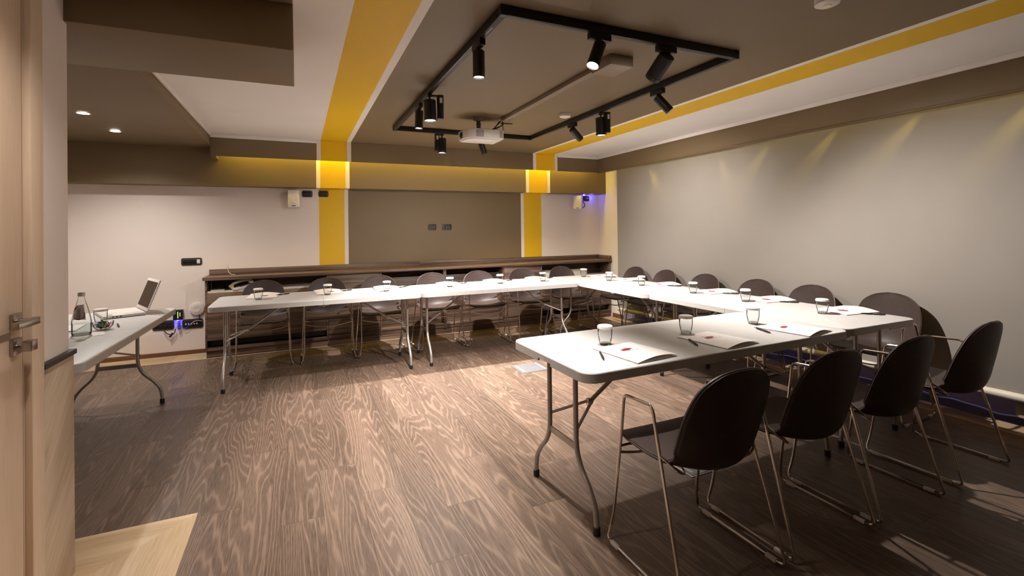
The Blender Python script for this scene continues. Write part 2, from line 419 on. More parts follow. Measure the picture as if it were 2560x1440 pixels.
hd = MB().tube([(.010, -.064, hz), (.052, -.064, hz)], .009, 12).box(.044, .062, -.185, -.054, hz-.011, hz+.011).build('door_handle', STEEL, leaf, bevel=0.0012)
Bx('lock_rose', (0.0, .011, -.091, -.039, hz-.106, hz-.054), STEEL, leaf, bevel=0.0015)
MB().tube([(.010, -.064, hz-.08), (.030, -.064, hz-.08)], .007, 12).box(.026, .052, -.082, -.046, hz-.097, hz-.063).build('thumb_turn', STEEL, leaf, bevel=0.004)
# ------------------------------------------------------------------ hidden cove strips (real light sources of the room)
def area(name, loc, sx, sy, power, col, rot=(0, 0, 0), parent=None):
    l = bpy.data.lights.new(name, 'AREA'); l.shape = 'RECTANGLE'; l.size = sx; l.size_y = sy; l.energy = power; l.color = col
    o = bpy.data.objects.new(name, l); COL.objects.link(o); o.location = loc; o.rotation_euler = rot
    if parent: o.parent = parent
    return o
def spot(name, loc, direction, power, col, size_deg, blend, radius, parent=None):
    l = bpy.data.lights.new(name, 'SPOT'); l.energy = power; l.color = col; l.spot_size = math.radians(size_deg); l.spot_blend = blend; l.shadow_soft_size = radius
    o = bpy.data.objects.new(name, l); COL.objects.link(o)
    o.rotation_mode = 'QUATERNION'; o.rotation_quaternion = Vector(direction).to_track_quat('-Z', 'Y'); o.location = loc
    if parent is not None: o.parent = parent
    return o
LEDM = emit('led_strip', LED_COL, 6.0)
t = tag(Bx('led_strip', (-0.75, 4.05, 5.975, 5.995, 2.385, 2.398), LEDM), 'yellow light strip hidden in the cove along the back wall', 'light strip')
area('cove_light', (1.65, 6.045, 2.38), 4.8, 0.10, LED_W, LED_COL, (0, 0, 0), t)
t = tag(Bx('led_strip', (4.135, 4.15, 0.2, 5.7, 2.39, 2.40), LEDM), 'yellow light strip hidden above the grey window blind', 'light strip')
for yy, dy, pw in ((1.15, .7, 1.0), (1.75, .9, 1.0), (2.35, .9, .9), (3.0, .8, .7), (3.9, -.35, .5), (4.7, .3, .5), (5.1, -.6, .7)):
    spot('cove_spot', (4.142, yy, 2.37), (0.06, dy*1.1, -1.0), 15.0*pw, LED_COL, 18, 1.0, 0.006, t)

# ------------------------------------------------------------------ sideboard along the back wall
CF, CB = 6.02, YW-.002
def wbox(name, d, parent, m=None, bevel=0.0012): return Bx(name, d, m or COUNT, parent, bevel=bevel)
wt = thing('worktop', 'long walnut worktop with low upstand along the back wall', 'worktop')
wbox('slab', (-0.943, 4.352, 5.99, CB, 0.838, 0.872), wt)
wbox('upstand', (-0.927, 1.48, CB-.02, CB, 0.8722, 0.936), wt)
wbox('upstand', (1.4805, 4.352, CB-.02, CB, 0.8722, 0.936), wt)
wbox('upstand', (4.33, 4.352, 5.995, CB-.0205, 0.8722, 0.930), wt)
pl = tag(Bx('plinth', (-0.915, 4.34, 6.03, CB-.02, 0.0, 0.07), COUNT), 'dark walnut plinth under the row of cabinets', 'plinth')
def niche_unit(x0, x1, zn, label, mirrored=False):
    c = thing('cabinet', label, 'cabinet', group=None)
    wbox('side_panel', (x0, x0+.018, CF, CB-.02, .072, .837), c); wbox('side_panel', (x1-.018, x1, CF, CB-.02, .072, .837), c)
    wbox('back_panel', (x0+.019, x1-.019, CB-.02, CB-.004, .072, .837), c)
    wbox('niche_shelf', (x0+.019, x1-.019, CF+.01, CB-.021, zn-.02, zn), c, CREAML)
    wbox('front_panel', (x0+.019, x1-.019, CF-.002, CF+.016, .188, zn-.021), c)
    wbox('vent_recess', (x0+.019, x1-.019, CF+.05, CF+.06, .112, .187), c, BLACK)
    wbox('bottom_rail', (x0+.019, x1-.019, CF, CF+.02, .072, .111), c)
    return c
def door_unit(x0, x1, label):
    c = thing('cabinet', label, 'cabinet')
    wbox('carcass', (x0+.002, x1-.002, CF+.02, CB-.02, .072, .837), c)
    wbox('door', (x0+.002, x1-.002, CF-.002, CF+.0185, .135, .834), c)
    wbox('bottom_rail', (x0+.002, x1-.002, CF+.006, CF+.0195, .072, .131), c)
    return c
def open_unit(x0, x1, label):
    c = thing('cabinet', label, 'cabinet')
    wbox('side_panel', (x0, x0+.018, CF, CB-.02, .072, .837), c); wbox('side_panel', (x1-.018, x1, CF, CB-.02, .072, .837), c)
    wbox('back_panel', (x0+.019, x1-.019, CB-.03, CB-.02, .072, .837), c)
    wbox('recessed_panel', (x0+.019, x1-.019, CF+.11, CF+.128, .135, .755), c)
    wbox('bottom_shelf', (x0+.019, x1-.019, CF, CB-.031, .115, .134), c)
    wbox('bottom_rail', (x0+.019, x1-.019, CF+.006, CF+.02, .072, .1145), c)
    if x0 > 1.5: wbox('service_hatch', (x1-.33, x1-.06, CF+.106, CF+.1095, .27, .38), c, plain('hatch_wood', (.12, .075, .05), .5))
    return c
niche_unit(-0.925, 0.315, .718, 'walnut cabinet with open telephone niche at the left end of the row')
door_unit(0.317, 0.912, 'walnut cabinet with one plain door beside the telephone niche cabinet')
open_unit(0.914, 1.738, 'open walnut cabinet next to the left plain-door cabinet')
open_unit(1.740, 2.578, 'open walnut cabinet with small service hatch in its recessed panel')
door_unit(2.580, 3.150, 'walnut cabinet with one plain door left of the right-hand niche cabinet')
niche_unit(3.152, 4.345, .655, 'walnut cabinet with cream-lined niche at the right end of the row')
# things in the niches and on the worktop
ph = thing('telephone', 'cream corded telephone in the left cabinet niche', 'telephone', (-0.59, 6.115, .7182), 0.15)
MB().prism([(-.09, 0), (.09, 0), (.09, .055), (-.09, .018)], -.085, .085, M=Matrix(((1, 0, 0, 0), (0, 0, -1, 0), (0, 1, 0, 0), (0, 0, 0, 1)))).build('base', WPLAST, ph, bevel=.004)
hs = MB(); path = [(-.105, 0, .035), (-.085, 0, .062), (-.03, 0, .085), (.03, 0, .097), (.085, 0, .098), (.105, 0, .082)]
hs.tube(fillet(path, .02), .016, 12).lathe([(.026, -.012), (.027, .0), (.022, .012)], 14, (-.098, 0, .042)).lathe([(.026, -.012), (.027, .0), (.022, .012)], 14, (.095, 0, .078))
hs.build('handset', CREAM, ph, smooth=True)
MB().tube([(-.085+.010*math.cos(k*.9)-.0003*k, -.09+.0025*k, .022+.011*math.sin(k*.9)) for k in range(60)], .0025, 6).build('coiled_cord', CREAM, ph, smooth=True)
for i in range(3):
    for j in range(4): MB().box(-.02+i*.025, -.003+i*.025, .040+j*.0001, .06, .0, .004).build('key', DGREY, ph).location = (0, -.11+j*.02-.02, .042+.005*i)
th_ = thing('leaflet_holder', 'clear plastic tray with cards beside the telephone', 'tray', (-0.815, 6.09, .7182))
MB().box(-.075, .075, -.05, .05, 0, .002).box(-.075, -.073, -.05, .05, .002, .085).box(.073, .075, -.05, .05, .002, .085).box(-.073, .073, .048, .05, .002, .085).build('tray', GLASS, th_)
tag(MB().box(-.06, .07, -.045, .04, .0022, .010).build('card_stack', PAPER, loc=(-0.815, 6.09, .7182)), 'small stack of white cards in the clear tray', 'cards')
tag(MB().tube(fillet([(-.758, YW-.004, .99), (-.745, YW-.024, .945), (-.735, YW-.05, .90), (-.70, YW-.10, .8755), (-.66, YW-.12, .8755)], .03), .003, 6).build('phone_cord', GCABLE, smooth=True), 'thin white cord hanging over the worktop upstand', 'cord')
bk = thing('document_box', 'long cream archive box lying in the right cabinet niche', 'box', (3.62, 6.17, .6552))
MB().box(-.36, .36, -.07, .07, 0, .07).build('body', CREAML, bk, bevel=.003); MB().box(-.365, .365, -.075, .075, .0702, .085).build('lid', CREAML, bk, bevel=.003)

# ------------------------------------------------------------------ folding tables
def table(label, L, W, loc, rotz, group='folding tables'):
    t = thing('folding_table', label, 'table', loc, rotz, group)
    H = .74; r = .065; hl, hw = L/2, W/2
    for sx in (-1, 1):
        mb = MB()
        out = rrect(0.001, hl, -hw, hw, [r, 0, 0, r], 8)
        inn = rrect(0.012, hl-.012, -hw+.012, hw-.012, [r-.012, 0, 0, r-.012], 8)
        if sx < 0: out = [(-x, y) for x, y in out][::-1]; inn = [(-x, y) for x, y in inn][::-1]
        def notch(o):
            q = []; m = max(abs(x) for x, y in o)
            for i, p in enumerate(o):
                q.append(p); n_ = o[(i+1) % len(o)]
                if abs(abs(p[0])-m) < 1e-6 and abs(abs(n_[0])-m) < 1e-6 and abs(p[1]-n_[1]) > .3:
                    d = 1 if n_[1] > p[1] else -1
                    q += [(p[0], -d*.062), (p[0], -d*.0615), (p[0], d*.0615), (p[0], d*.062)]
            return q
        out, inn = notch(out), notch(inn)
        hi = lambda o: [(.014 if abs(y) < .0618 and abs(x) > .1 else 0) for x, y in o]
        k = len(out)
        # rounded top edge: rings
        rings = [(out, H-.044), (out, H-.006)]
        def off(o, d): return [(x+(-d if abs(x) > .01 else 0)*(1 if x > 0 else -1), y-d*(1 if y > 0 else -1)) for x, y in o]
        rings += [(off(out, .002), H-.002), (off(out, .006), H)]
        vs = [(x, y, z+(h if ri == 0 else 0)) for ri, (o, z) in enumerate(rings) for (x, y), h in zip(o, hi(o))]; fs = []
        for i in range(3):
            for j in range(k): fs.append((i*k+j, i*k+(j+1) % k, (i+1)*k+(j+1) % k, (i+1)*k+j))
        fs.append(tuple(3*k+j for j in range(k)))
        b = len(vs); vs += [(x, y, H-.044+h) for (x, y), h in zip(inn, hi(inn))] + [(x, y, H-.022) for x, y in inn]
        for j in range(k):
            j2 = (j+1) % k
            fs.append((j, j2, b+j2, b+j)); fs.append((b+j, b+j2, b+k+j2, b+k+j))
        fs.append(tuple(b+k+j for j in range(k)))
        mb.add(vs, fs)
        top = mb.build('tabletop_half', PLASTIC, t, smooth=True, ang=22)
        x = sx*(hl-.10)
        for sy in (-1, 1):
            p = [(x, sy*.123, H-.024), (x, sy*.123, .37), (x, sy*.128, .31), (x, sy*.16, .245), (x, sy*.225, .185), (x, sy*.268, .125), (x, sy*.28, .07), (x, sy*.281, .012)]
            lg = MB().tube(fillet(p, .05, 4), .0125, 12).build('leg', LEGM, t, smooth=True)
            MB().lathe([(.0155, 0), (.0165, .004), (.0165, .034), (.014, .036)], 14, (x, sy*.281, .0005)).build('foot_cap', RUBBER, lg, smooth=True)
            MB().tube([(x-sx*.005, sy*.121, .40), (x-sx*.165, sy*.012, .47)], .0075, 8).build('brace_arm', LEGM, t, smooth=True)
            MB().lathe([(.0045, -.002), (.006, 0), (.006, .002)], 8, (0, 0, 0), M=Matrix.Translation((x, sy*.137, .40)) @ Matrix.Rotation(PI/2, 4, 'X')).build('rivet', CHROME, lg, smooth=True)
        MB().box(x-.004, x+.004, -.118, .118, .305, .337).build('crossbar', LEGM, t, bevel=.001)
        MB().box(x-.011, x+.011, -.15, .15, H-.03, H-.0225).build('leg_bracket', LEGM, t)
        MB().tube([(x-sx*.155, 0, .463), (x-sx*.52, 0, H-.026)], .0105, 8).build('brace', LEGM, t, smooth=True)
        MB().lathe([(.016, -.008), (.016, .008)], 12, M=Matrix.Translation((x-sx*.165, 0, .47)) @ Matrix.Rotation(PI/2, 4, 'X')).tube([(x-sx*.15, .014*math.cos(a*.6), .47+.02*math.sin(a*.6)) for a in range(12)], .0018, 5).build('hinge', STEEL, t, smooth=True)
    MB().box(-.045, .045, -hw+.03, -hw+.045, H-.056, H-.044).box(-.01, .01, -hw+.02, -hw+.055, H-.062, H-.05).build('latch', STEEL, t, bevel=.002)
    return t
LT, WT = 1.785, .7335
table('white folding table at the left end of the back row', LT, WT, (-0.692+LT/2, 4.564+WT/2, 0), 0)
table('white folding table at the right end of the back row', LT, WT, (1.095+LT/2, 4.564+WT/2, 0), 0)
table('far white folding table of the row along the grey blind', LT, WT, (3.262, 4.397, 0), PI/2)
table('near white folding table of the row along the grey blind', 1.765, .726, (3.288, 2.618, 0), PI/2)
table('white folding table nearest the camera with three places set', 1.828, WT, (1.996, 2.064, 0), .016)
table('white folding table with laptop and water bottle by the partition', 1.83, WT, (-1.293, 3.80, 0), PI/2-.01)

# ------------------------------------------------------------------ chairs
def make_chair():
    t = thing('armchair', '', 'chair')
    # profile: y, z, half width, side curl
    P = [(.222, .452, .150, .000), (.210, .460, .185, .002), (.165, .463, .212, .006), (.09, .456, .220, .012), (.00, .443, .220, .022), (-.09, .432, .216, .040), (-.150, .436, .212, .062),
         (-.192, .462, .208, .080), (-.216, .515, .210, .080), (-.230, .585, .212, .070), (-.241, .650, .209, .058), (-.250, .710, .196, .045), (-.256, .757, .176, .033), (-.260, .792, .140, .022), (-.263, .817, .092, .012), (-.264, .830, .028, .004)]
    ns, nu = 46, 16
    S = []
    for i in range(ns+1):
        tt = i/ns; S.append([crom([p[c] for p in P], tt) for c in range(4)])
    def pt(i, u, off=0.0):
        y, z, wd, c = S[i]
        a = S[max(i-1, 0)]; b = S[min(i+1, ns)]
        ty, tz = b[0]-a[0], b[1]-a[1]; l = math.hypot(ty, tz); ty, tz = ty/l, tz/l
        ny, nz = (tz, -ty)           # inward normal (up from the seat, forward from the back)
        if i < ns*.4 and nz < 0: ny, nz = -ny, -nz
        if i >= ns*.4 and ny < 0: ny, nz = -ny, -nz
        d = c*u*u + off
        return (wd*u, y+ny*d, z+nz*d)
    vs = []; fs = []; us = [-1+2*j/nu for j in range(nu+1)]
    us = [math.sin(u*PI/2*.96)/math.sin(PI/2*.96) for u in us]
    thk = .016
    for off in (0.0, -thk):
        for i in range(ns+1):
            for u in us:
                uu = u*(1.0 if off == 0 else .985); vs.append(pt(i, uu, off))
    n1 = nu+1; base = (ns+1)*n1
    for i in range(ns):
        for j in range(nu):
            a = i*n1+j; fs.append((a, a+1, a+n1+1, a+n1)); fs.append((base+a, base+a+n1, base+a+n1+1, base+a+1))
    for i in range(ns):
        for j in (0, nu):
            a = i*n1+j; fs.append((a, a+n1, base+a+n1, base+a))
    for i in (0, ns):
        for j in range(nu):
            a = i*n1+j; fs.append((a, a+1, base+a+1, base+a))
    sh = MB().add(vs, fs).build('shell', LEATH, t, smooth=True, ang=60)
    edge = [pt(i, -1, -.007) for i in range(ns+1)] + [pt(ns, u, -.007) for u in us[1:-1]] + [pt(i, 1, -.007) for i in range(ns, -1, -1)] + [pt(0, u, -.007) for u in us[::-1][1:-1]]
    MB().tube(edge, .0042, 6, closed=True).build('piping', PIPE, sh, smooth=True)
    for s in (-1, 1):
        loop = [(s*.262, -.232, .0095), (s*.262, .222, .0095), (s*.238, .205, .115), (s*.233, .150, .47), (s*.233, .126, .652), (s*.233, -.045, .662)]
        fr = MB().tube(fillet(loop, [.03, .035, .06, .05, .026, .026], 5, closed=True), .0068, 10, closed=True).build('side_frame', CHROME, t, smooth=True)
        for yy in (-.165, .165): MB().box(s*.262-.008, s*.262+.008, yy-.024, yy+.024, 0.0006, .0165).build('glide', GLIDE, fr, bevel=.003)
        MB().tube(fillet([(s*.234, .158, .425), (s*.17, .145, .432), (s*.12, .09, .428), (s*.11, -.06, .414), (s*.15, -.13, .418), (s*.20, -.145, .445), (s*.243, -.098, .495)], .03), .0055, 8).build('seat_support', CHROME, t, smooth=True)
    MB().tube([(.2335*u, .160+.012*(1-u*u), .398-.034*(1-u*u)) for u in [-1+k/10 for k in range(21)]], .0055, 8).build('front_stretcher', CHROME, t, smooth=True)
    return t
proto = make_chair(); first = [True]
def chair(x, y, rz, label, group):
    c = proto if first[0] else copy_tree(proto); first[0] = False
    c.location = (x, y, 0); c.rotation_euler = (0, 0, rz); tag(c, label, 'chair', group)
GN, GB, GR = 'chairs at the near table', 'chairs along the back row of tables', 'chairs along the grey blind'
chair(1.473, 1.506, 0.0, 'dark leather shell chair nearest the camera, leftmost at the near table', GN)
chair(2.060, 1.510, -.01, 'dark leather shell chair second from the left at the near table', GN)
chair(2.635, 1.508, 0.0, 'dark leather shell chair third from the left at the near table', GN)
chair(3.345, 1.522, .02, 'dark leather shell chair at the near table closest to the blind', GN)
bx = [(-.335, 5.53, .05), (.285, 5.485, .0), (.845, 5.46, -.02), (1.49, 5.45, .03), (2.05, 5.40, -.04), (2.665, 5.40, .0), (3.295, 5.455, .02)]
bl = ['below the telephone niche', 'in front of the left plain-door cabinet edge, second from the left', 'behind the brightly lit right half of the left back table', 'just right of the gap between the two back tables', 'behind the middle of the right back table', 'behind the right third of the right back table', 'in the far corner below the cream-lined niche']
for (x, y, a), l in zip(bx, bl): chair(x, y, PI+a, 'dark leather shell chair '+l, GB)
ry = [5.08, 4.52, 3.89, 3.25, 2.70, 2.10]
rl = ['farthest from the camera along the blind', 'second from the far corner along the blind', 'third from the far corner along the blind', 'fourth from the far corner along the blind', 'second nearest along the blind', 'nearest along the blind, beside the table end']
for y, l, a in zip(ry, rl, (.03, -.03, .02, .0, .02, .06)): chair(3.84, y, PI/2+a, 'dark leather shell chair '+l, GR)

# ------------------------------------------------------------------ place settings
def make_glass():
    g = thing('tumbler', '', 'glass')
    outer = [(.0262, 0), (.0275, .004), (.0335, .028), (.0372, .052), (.0380, .070), (.0362, .094)]
    inner = [(.0347, .094), (.0364, .070), (.0355, .052), (.0315, .029), (.0245, .014)]
    MB().lathe(outer+inner, 28, (0, 0, .0005)).build('glass_wall', GLASS, g, smooth=True, ang=60)
    MB().lathe([(.0240, .001), (.0248, .005), (.0232, .0125)], 24).build('glass_base', BASEG, g, smooth=True)
    mb = MB(); n = 72; vs = []; fs = []
    for (r, z, amp) in ((.0398, .0875, .0009), (.0390, .0985, .0007), (.0350, .1028, 0), (.0, .1028, 0)):
        for j in range(n):
            rr = r+(amp if j % 2 else -amp); vs.append((rr*math.cos(2*PI*j/n), rr*math.sin(2*PI*j/n), z))
    for i in range(3):
        for j in range(n): fs.append((i*n+j, i*n+(j+1) % n, (i+1)*n+(j+1) % n, (i+1)*n+j))
    mb.add(vs, fs).build('paper_lid', LIDP, g, smooth=True, ang=30)
    return g
def make_folder():
    t = thing('folder', '', 'folder')
    w, h = .255, .315
    Bx('back_cover', (-w/2, w/2, -h/2, h/2, .0004, .0016), PAPER, t)
    Bx('paper_sheets', (-w/2+.006, w/2-.006, -h/2+.004, h/2-.004, .0018, .0036), PAPER, t)
    nx, ny = 16, 12; vs = []; fs = []
    def zc(u, v):     # u 0..1 from spine to open edge, v 0..1 near to far
        return .0042 + .013*math.sin(PI*min(u*1.02, 1))**1.0*(1-v)**1.6 + .006*u*(1-v)
    for off in (0, .0009):
        for j in range(ny+1):
            for i in range(nx+1):
                u, v = i/nx, j/ny; vs.append((-w/2+w*u, -h/2+h*v, zc(u, v)+off))
    n1 = nx+1; b = n1*(ny+1)
    for j in range(ny):
        for i in range(nx):
            a = j*n1+i; fs += [(a, a+n1, a+n1+1, a+1), (b+a, b+a+1, b+a+n1+1, b+a+n1)]
    for i in range(nx):
        for a, c in ((i, i+1), (ny*n1+i, ny*n1+i+1)): fs.append((a, c, b+c, b+a))
    for j in range(ny):
        for a, c in ((j*n1, (j+1)*n1), (j*n1+nx, (j+1)*n1+nx)): fs.append((a, c, b+c, b+a))
    cv = MB().add(vs, fs).build('front_cover', PAPER, t, smooth=True, ang=40)
    def flat(poly, nm, m, lift=.0019):
        MB().add([(x, y, zc((x+w/2)/w, (y+h/2)/h)+lift) for x, y in poly], [tuple(range(len(poly)))]).build(nm, m, cv)
    # red mark: a low block with an arched notch, caption strokes around it
    flat([(-.044, .020), (.000, .020), (.002, .028), (.010, .033), (.020, .031), (.024, .034), (.026, .050), (.010, .056), (-.002, .060), (-.044, .046)], 'logo_mark', RED)
    mb = MB()
    for k in range(6):
        x0 = -.030+k*.0145; y0 = .006+.0*k
        for (a, b_, c, d) in (((0, 0, .0022, .009), (.0022, .007, .007, .009)) if k % 2 else ((0, 0, .0022, .009), (.006, 0, .0082, .009), (.0022, .0035, .006, .0055))):
            mb.add([(x0+p, y0+q, zc((x0+p+w/2)/w, (y0+q+h/2)/h)+.0019) for p, q in ((a, b_), (c, b_), (c, d), (a, d))], [(0, 1, 2, 3)])
    for k in range(4):
        x0 = -.034+k*.008; y0 = .064
        mb.add([(x0+p, y0+q, zc((x0+p+w/2)/w, (y0+q+h/2)/h)+.0019) for p, q in ((0, 0), (.005, 0), (.005, .006), (0, .006))], [(0, 1, 2, 3)])
    mb.build('logo_caption', INK, cv)
    mb = MB()
    for k in range(26):
        a = k*.55; x0 = -.112+.0046*k; y0 = -.012-.0022*k+.006*math.sin(a); x1 = x0+.0045; y1 = -.012-.0022*(k+1)+.006*math.sin(a+.55)
        if k in (7, 13, 20): continue
        mb.add([(x, y, zc((x+w/2)/w, (y+h/2)/h)+.0019) for x, y in ((x0, y0), (x1, y1), (x1, y1+.0016), (x0, y0+.0016))], [(0, 1, 2, 3)])
    mb.build('script_line', LILAC, cv)
    return t
def make_pen():
    p = thing('pen', '', 'pen')
    X = Matrix.Rotation(PI/2, 4, 'Y')
    b = MB().lathe([(.0012, -.070), (.0042, -.058), (.0056, -.03), (.0050, .0), (.0052, .04), (.0046, .062), (.003, .068)], 12, M=Matrix.Translation((0, 0, .0062)) @ X).build('barrel', BLACK, p, smooth=True)
    MB().lathe([(.0056, -.002), (.0059, 0), (.0056, .003)], 12, M=Matrix.Translation((0, 0, .0062)) @ X).build('ring', STEEL, p, smooth=True)
    MB().box(.02, .062, -.0012, .0012, .0113, .0128).build('clip', STEEL, p)
    return p
gl0, fo0, pe0 = make_glass(), make_folder(), make_pen(); used = {}
def put(src, key, x, y, z, rz, label, cat, group):
    o = src if key not in used else copy_tree(src); used[key] = 1
    o.location = (x, y, z); o.rotation_euler = (0, 0, rz); tag(o, label, cat, group)
ZT = .7402
places = []
near_w = ['nearest the left end of the near table', 'in the middle of the near table', 'at the right end of the near table']
for (gx, gy, fx, fy, a, px, py, pa), l in zip([(1.458, 2.073, 1.488, 1.880, .10, 1.308, 1.888, 1.10), (2.028, 2.089, 2.045, 1.885, .10, 1.882, 1.888, 1.12), (2.595, 2.105, 2.645, 1.885, .16, 2.455, 1.925, 1.25)], near_w): places.append((gx, gy, fx, fy, a, px, py, pa, l))
r_w = ['at the near end of the tables by the blind', 'second place from the near end by the blind', 'third place from the near end by the blind', 'fourth place from the near end by the blind', 'fifth place from the near end by the blind', 'in the far corner where the rows meet']
for (gx, gy), dy, l in zip([(3.301, 2.126), (3.303, 2.746), (3.315, 3.319), (3.293, 4.012), (3.276, 4.561), (3.275, 5.10)], (-.01, -.025, -.03, -.04, -.04, -.05), r_w):
    places.append((gx, gy, gx+.235, gy+dy, PI/2-.10, gx+.245, gy+dy-.175, -.9, l))
b_w = ['at the left end of the back row', 'at the second place of the back row', 'at the third place of the back row', 'at the fourth place of the back row', 'at the fifth place of the back row', 'at the sixth place of the back row']
for (gx, gy), (fx, fy, a), l in zip([(-.338, 4.888), (.252, 4.919), (.81, 4.907), (1.482, 4.94), (2.071, 4.955), (2.597, 4.916)], [(-.31, 5.12, -.05), (.275, 5.12, .08), (.845, 5.12, -.06), (1.53, 5.13, -.12), (2.105, 5.14, -.10), (2.665, 5.15, -.08)], b_w):
    places.append((gx, gy, fx, fy, PI+a, fx+.165, fy+.02, .5, l))
for gx, gy, fx, fy, fa, px, py, pa, l in places:
    put(gl0, 'g', gx, gy, ZT, random.uniform(0, 3), 'glass tumbler with white paper lid '+l, 'glass', 'lidded water glasses')
    put(fo0, 'f', fx, fy, ZT, fa, 'white folder with red emblem '+l, 'folder', 'white folders')
    put(pe0, 'p', px, py, ZT, pa, 'dark ballpoint pen '+l, 'pen', 'pens')

# ------------------------------------------------------------------ left table: laptop, bottle, sweets
lt = thing('laptop', 'open white laptop on the table by the partition', 'laptop', (-1.125, 4.56, ZT), 0)
lt.rotation_euler = (0, 0, -PI/2+.42)       # local -y towards the user, hinge on local +y
lw_, ld = .37, .25
lb = MB().box(-lw_/2, lw_/2, -ld, 0, .003, .022).build('base', WPLAST, lt, bevel=.004)
Bx('underside', (-lw_/2+.004, lw_/2-.004, -ld+.004, -.004, .0005, .0045), DGREY, lt)
kb = Bx('keyboard', (-.15, .15, -.125, -.02, .0222, .0228), PAPER, lb)
for r_ in range(5):
    MB().box(-.148, .148, -.122+r_*.021, -.122+r_*.021+.0165, .023, .0245).build('key_row', WPLAST, kb)
Bx('touchpad', (-.045, .045, -.235, -.15, .0222, .0227), WPLAST, lb)
Bx('sticker', (.11, .16, -.225, -.19, .0222, .0226), GPLAST, lb)
for k in range(3): Bx('port', (lw_/2-.0008, lw_/2+.0004, -.20+k*.022, -.188+k*.022, .009, .016), BLACK, lb)
an = math.radians(20)
Ms = Matrix.Translation((0, .002, .022)) @ Matrix.Rotation(-an, 4, 'X')
sc = MB().box(-lw_/2, lw_/2, 0, .010, 0, .245, M=Ms).build('screen_lid', WPLAST, lt, bevel=.003)
MB().box(-lw_/2+.018, lw_/2-.018, -.0012, -.0002, .028, .225, M=Ms).build('display', SCREEN, sc)
MB().tube([Ms @ Vector((-.13, .005, -.004)), Ms @ Vector((.13, .005, -.004))], .008, 10).build('hinge', DGREY, lt, smooth=True)
bt = thing('water_bottle', 'glass water bottle with red and silver label on the left table', 'bottle', (-1.205, 3.70, ZT+.0014))
bo = [(.040, 0), (.046, .004), (.0475, .015), (.0475, .085), (.045, .100), (.036, .145), (.026, .185), (.0175, .215), (.0145, .232), (.0145, .240), (.0165, .242), (.0165, .252), (.0150, .256)]
MB().lathe(bo, 32, capt=False).build('glass_body', GLASS, bt, smooth=True)
MB().lathe([(.0425, .002), (.0445, .005), (.044, .012)], 28).build('base_ring', BASEG, bt, smooth=True)
MB().lathe([(.0435, .010), (.0455, .016), (.0455, .070)], 28).build('water', glass('water', (.90, .93, .92)), bt, smooth=True)
MB().lathe([(.0157, .2345), (.0176, .2355), (.0178, .2565), (.0150, .2600), (.0, .2600)], 20).build('cap', plain('cap_tin', (.75, .70, .66), .35, .3), bt, smooth=True)
SILV = plain('label_silver', (.62, .60, .58), .3, .7)
def on_bottle(pts, nm, m, par, lift=.0006):   # pts (angle rad, z)
    prof = bo
    def rad(z):
        for (r1, z1), (r2, z2) in zip(prof[:-1], prof[1:]):
            if z1 <= z <= z2 and z2 > z1: return r1+(r2-r1)*(z-z1)/(z2-z1)
        return .0475
    vs = []; fs = []
    for (a, z) in pts: vs.append(((rad(z)+lift)*math.sin(a), -(rad(z)+lift)*math.cos(a), z))
    return vs
def bottle_patch(a0, a1, zlo, zhi, nm, m, par, lift, n=14, nz=8):
    vs = []; fs = []
    for i in range(n+1):
        a = a0+(a1-a0)*i/n; l, h = zlo(i/n), zhi(i/n)
        vs += on_bottle([(a, l+(h-l)*k/nz) for k in range(nz+1)], nm, m, par, lift)
    q = nz+1
    for i in range(n):
        for k in range(nz): b = i*q+k; fs.append((b, b+q, b+q+1, b+1))
    return MB().add(vs, fs).build(nm, m, par, smooth=True)
A0 = -0.30    # label faces the camera
lab = bottle_patch(A0-.9, A0+1.05, lambda u: .095+.006*math.sin(u*3), lambda u: .183+.004*u, 'label', SILV, bt, .0005)
bottle_patch(A0-.75, A0-.05, lambda u: .140+.030*u, lambda u: .166+.016*u, 'red_banner', RED, lab, .0009)
bottle_patch(A0-.10, A0+1.0, lambda u: .160+.012*u, lambda u: .178+.010*u, 'white_banner', PAPER, lab, .0010)
for zc_, rr in ((.128, .030),):
    vs = []; fs = []; n = 28
    for k in range(n+1):
        a = PI*.9+k/n*PI*1.25
        for r_ in (rr, rr-.004): vs.append((A0+.35+r_*math.cos(a)/.042, zc_+r_*math.sin(a)))
    vs = on_bottle(vs, '', None, None, .0012); fs = [(2*k, 2*k+1, 2*k+3, 2*k+2) for k in range(n)]
    MB().add(vs, fs).build('red_ring', RED, lab)
tx = bpy.data.curves.new('label_text', 'FONT'); tx.body = 'ECE'; tx.size = .016; tx.align_x = 'CENTER'; tx.resolution_u = 3
tob = bpy.data.objects.new('label_text_src', tx); COL.objects.link(tob)
dg = bpy.context.evaluated_depsgraph_get(); tm = bpy.data.meshes.new_from_object(tob.evaluated_get(dg)); bpy.data.objects.remove(tob)
for v in tm.vertices:
    a = A0+.33+v.co.x/.031; z = .1685+v.co.y*.85+v.co.x*.20
    v.co = on_bottle([(a, z)], '', None, None, .0016)[0]
tm.materials.clear(); tm.materials.append(RED)
o = bpy.data.objects.new('label_text', tm); COL.objects.link(o); o.parent = lab
tag(MB().prism([(x, y) for x, y in rrect(-.10, .10, -.085, .085, .004, 2)], 0.0002, .0012).build('paper_mat', PAPER, loc=(-1.20, 3.70, ZT), rotz=.35), 'white paper mat under the water bottle', 'paper mat')
bw = thing('sweets_bowl', 'small round glass bowl of wrapped sweets behind the bottle', 'bowl', (-1.145, 3.845, ZT))
MB().lathe([(.022, 0), (.036, .006), (.052, .028), (.056, .052), (.054, .052), (.050, .029), (.034, .009), (.0, .006)], 30, (0, 0, .0004), capt=False).build('bowl_shell', GLASS, bw, smooth=True)
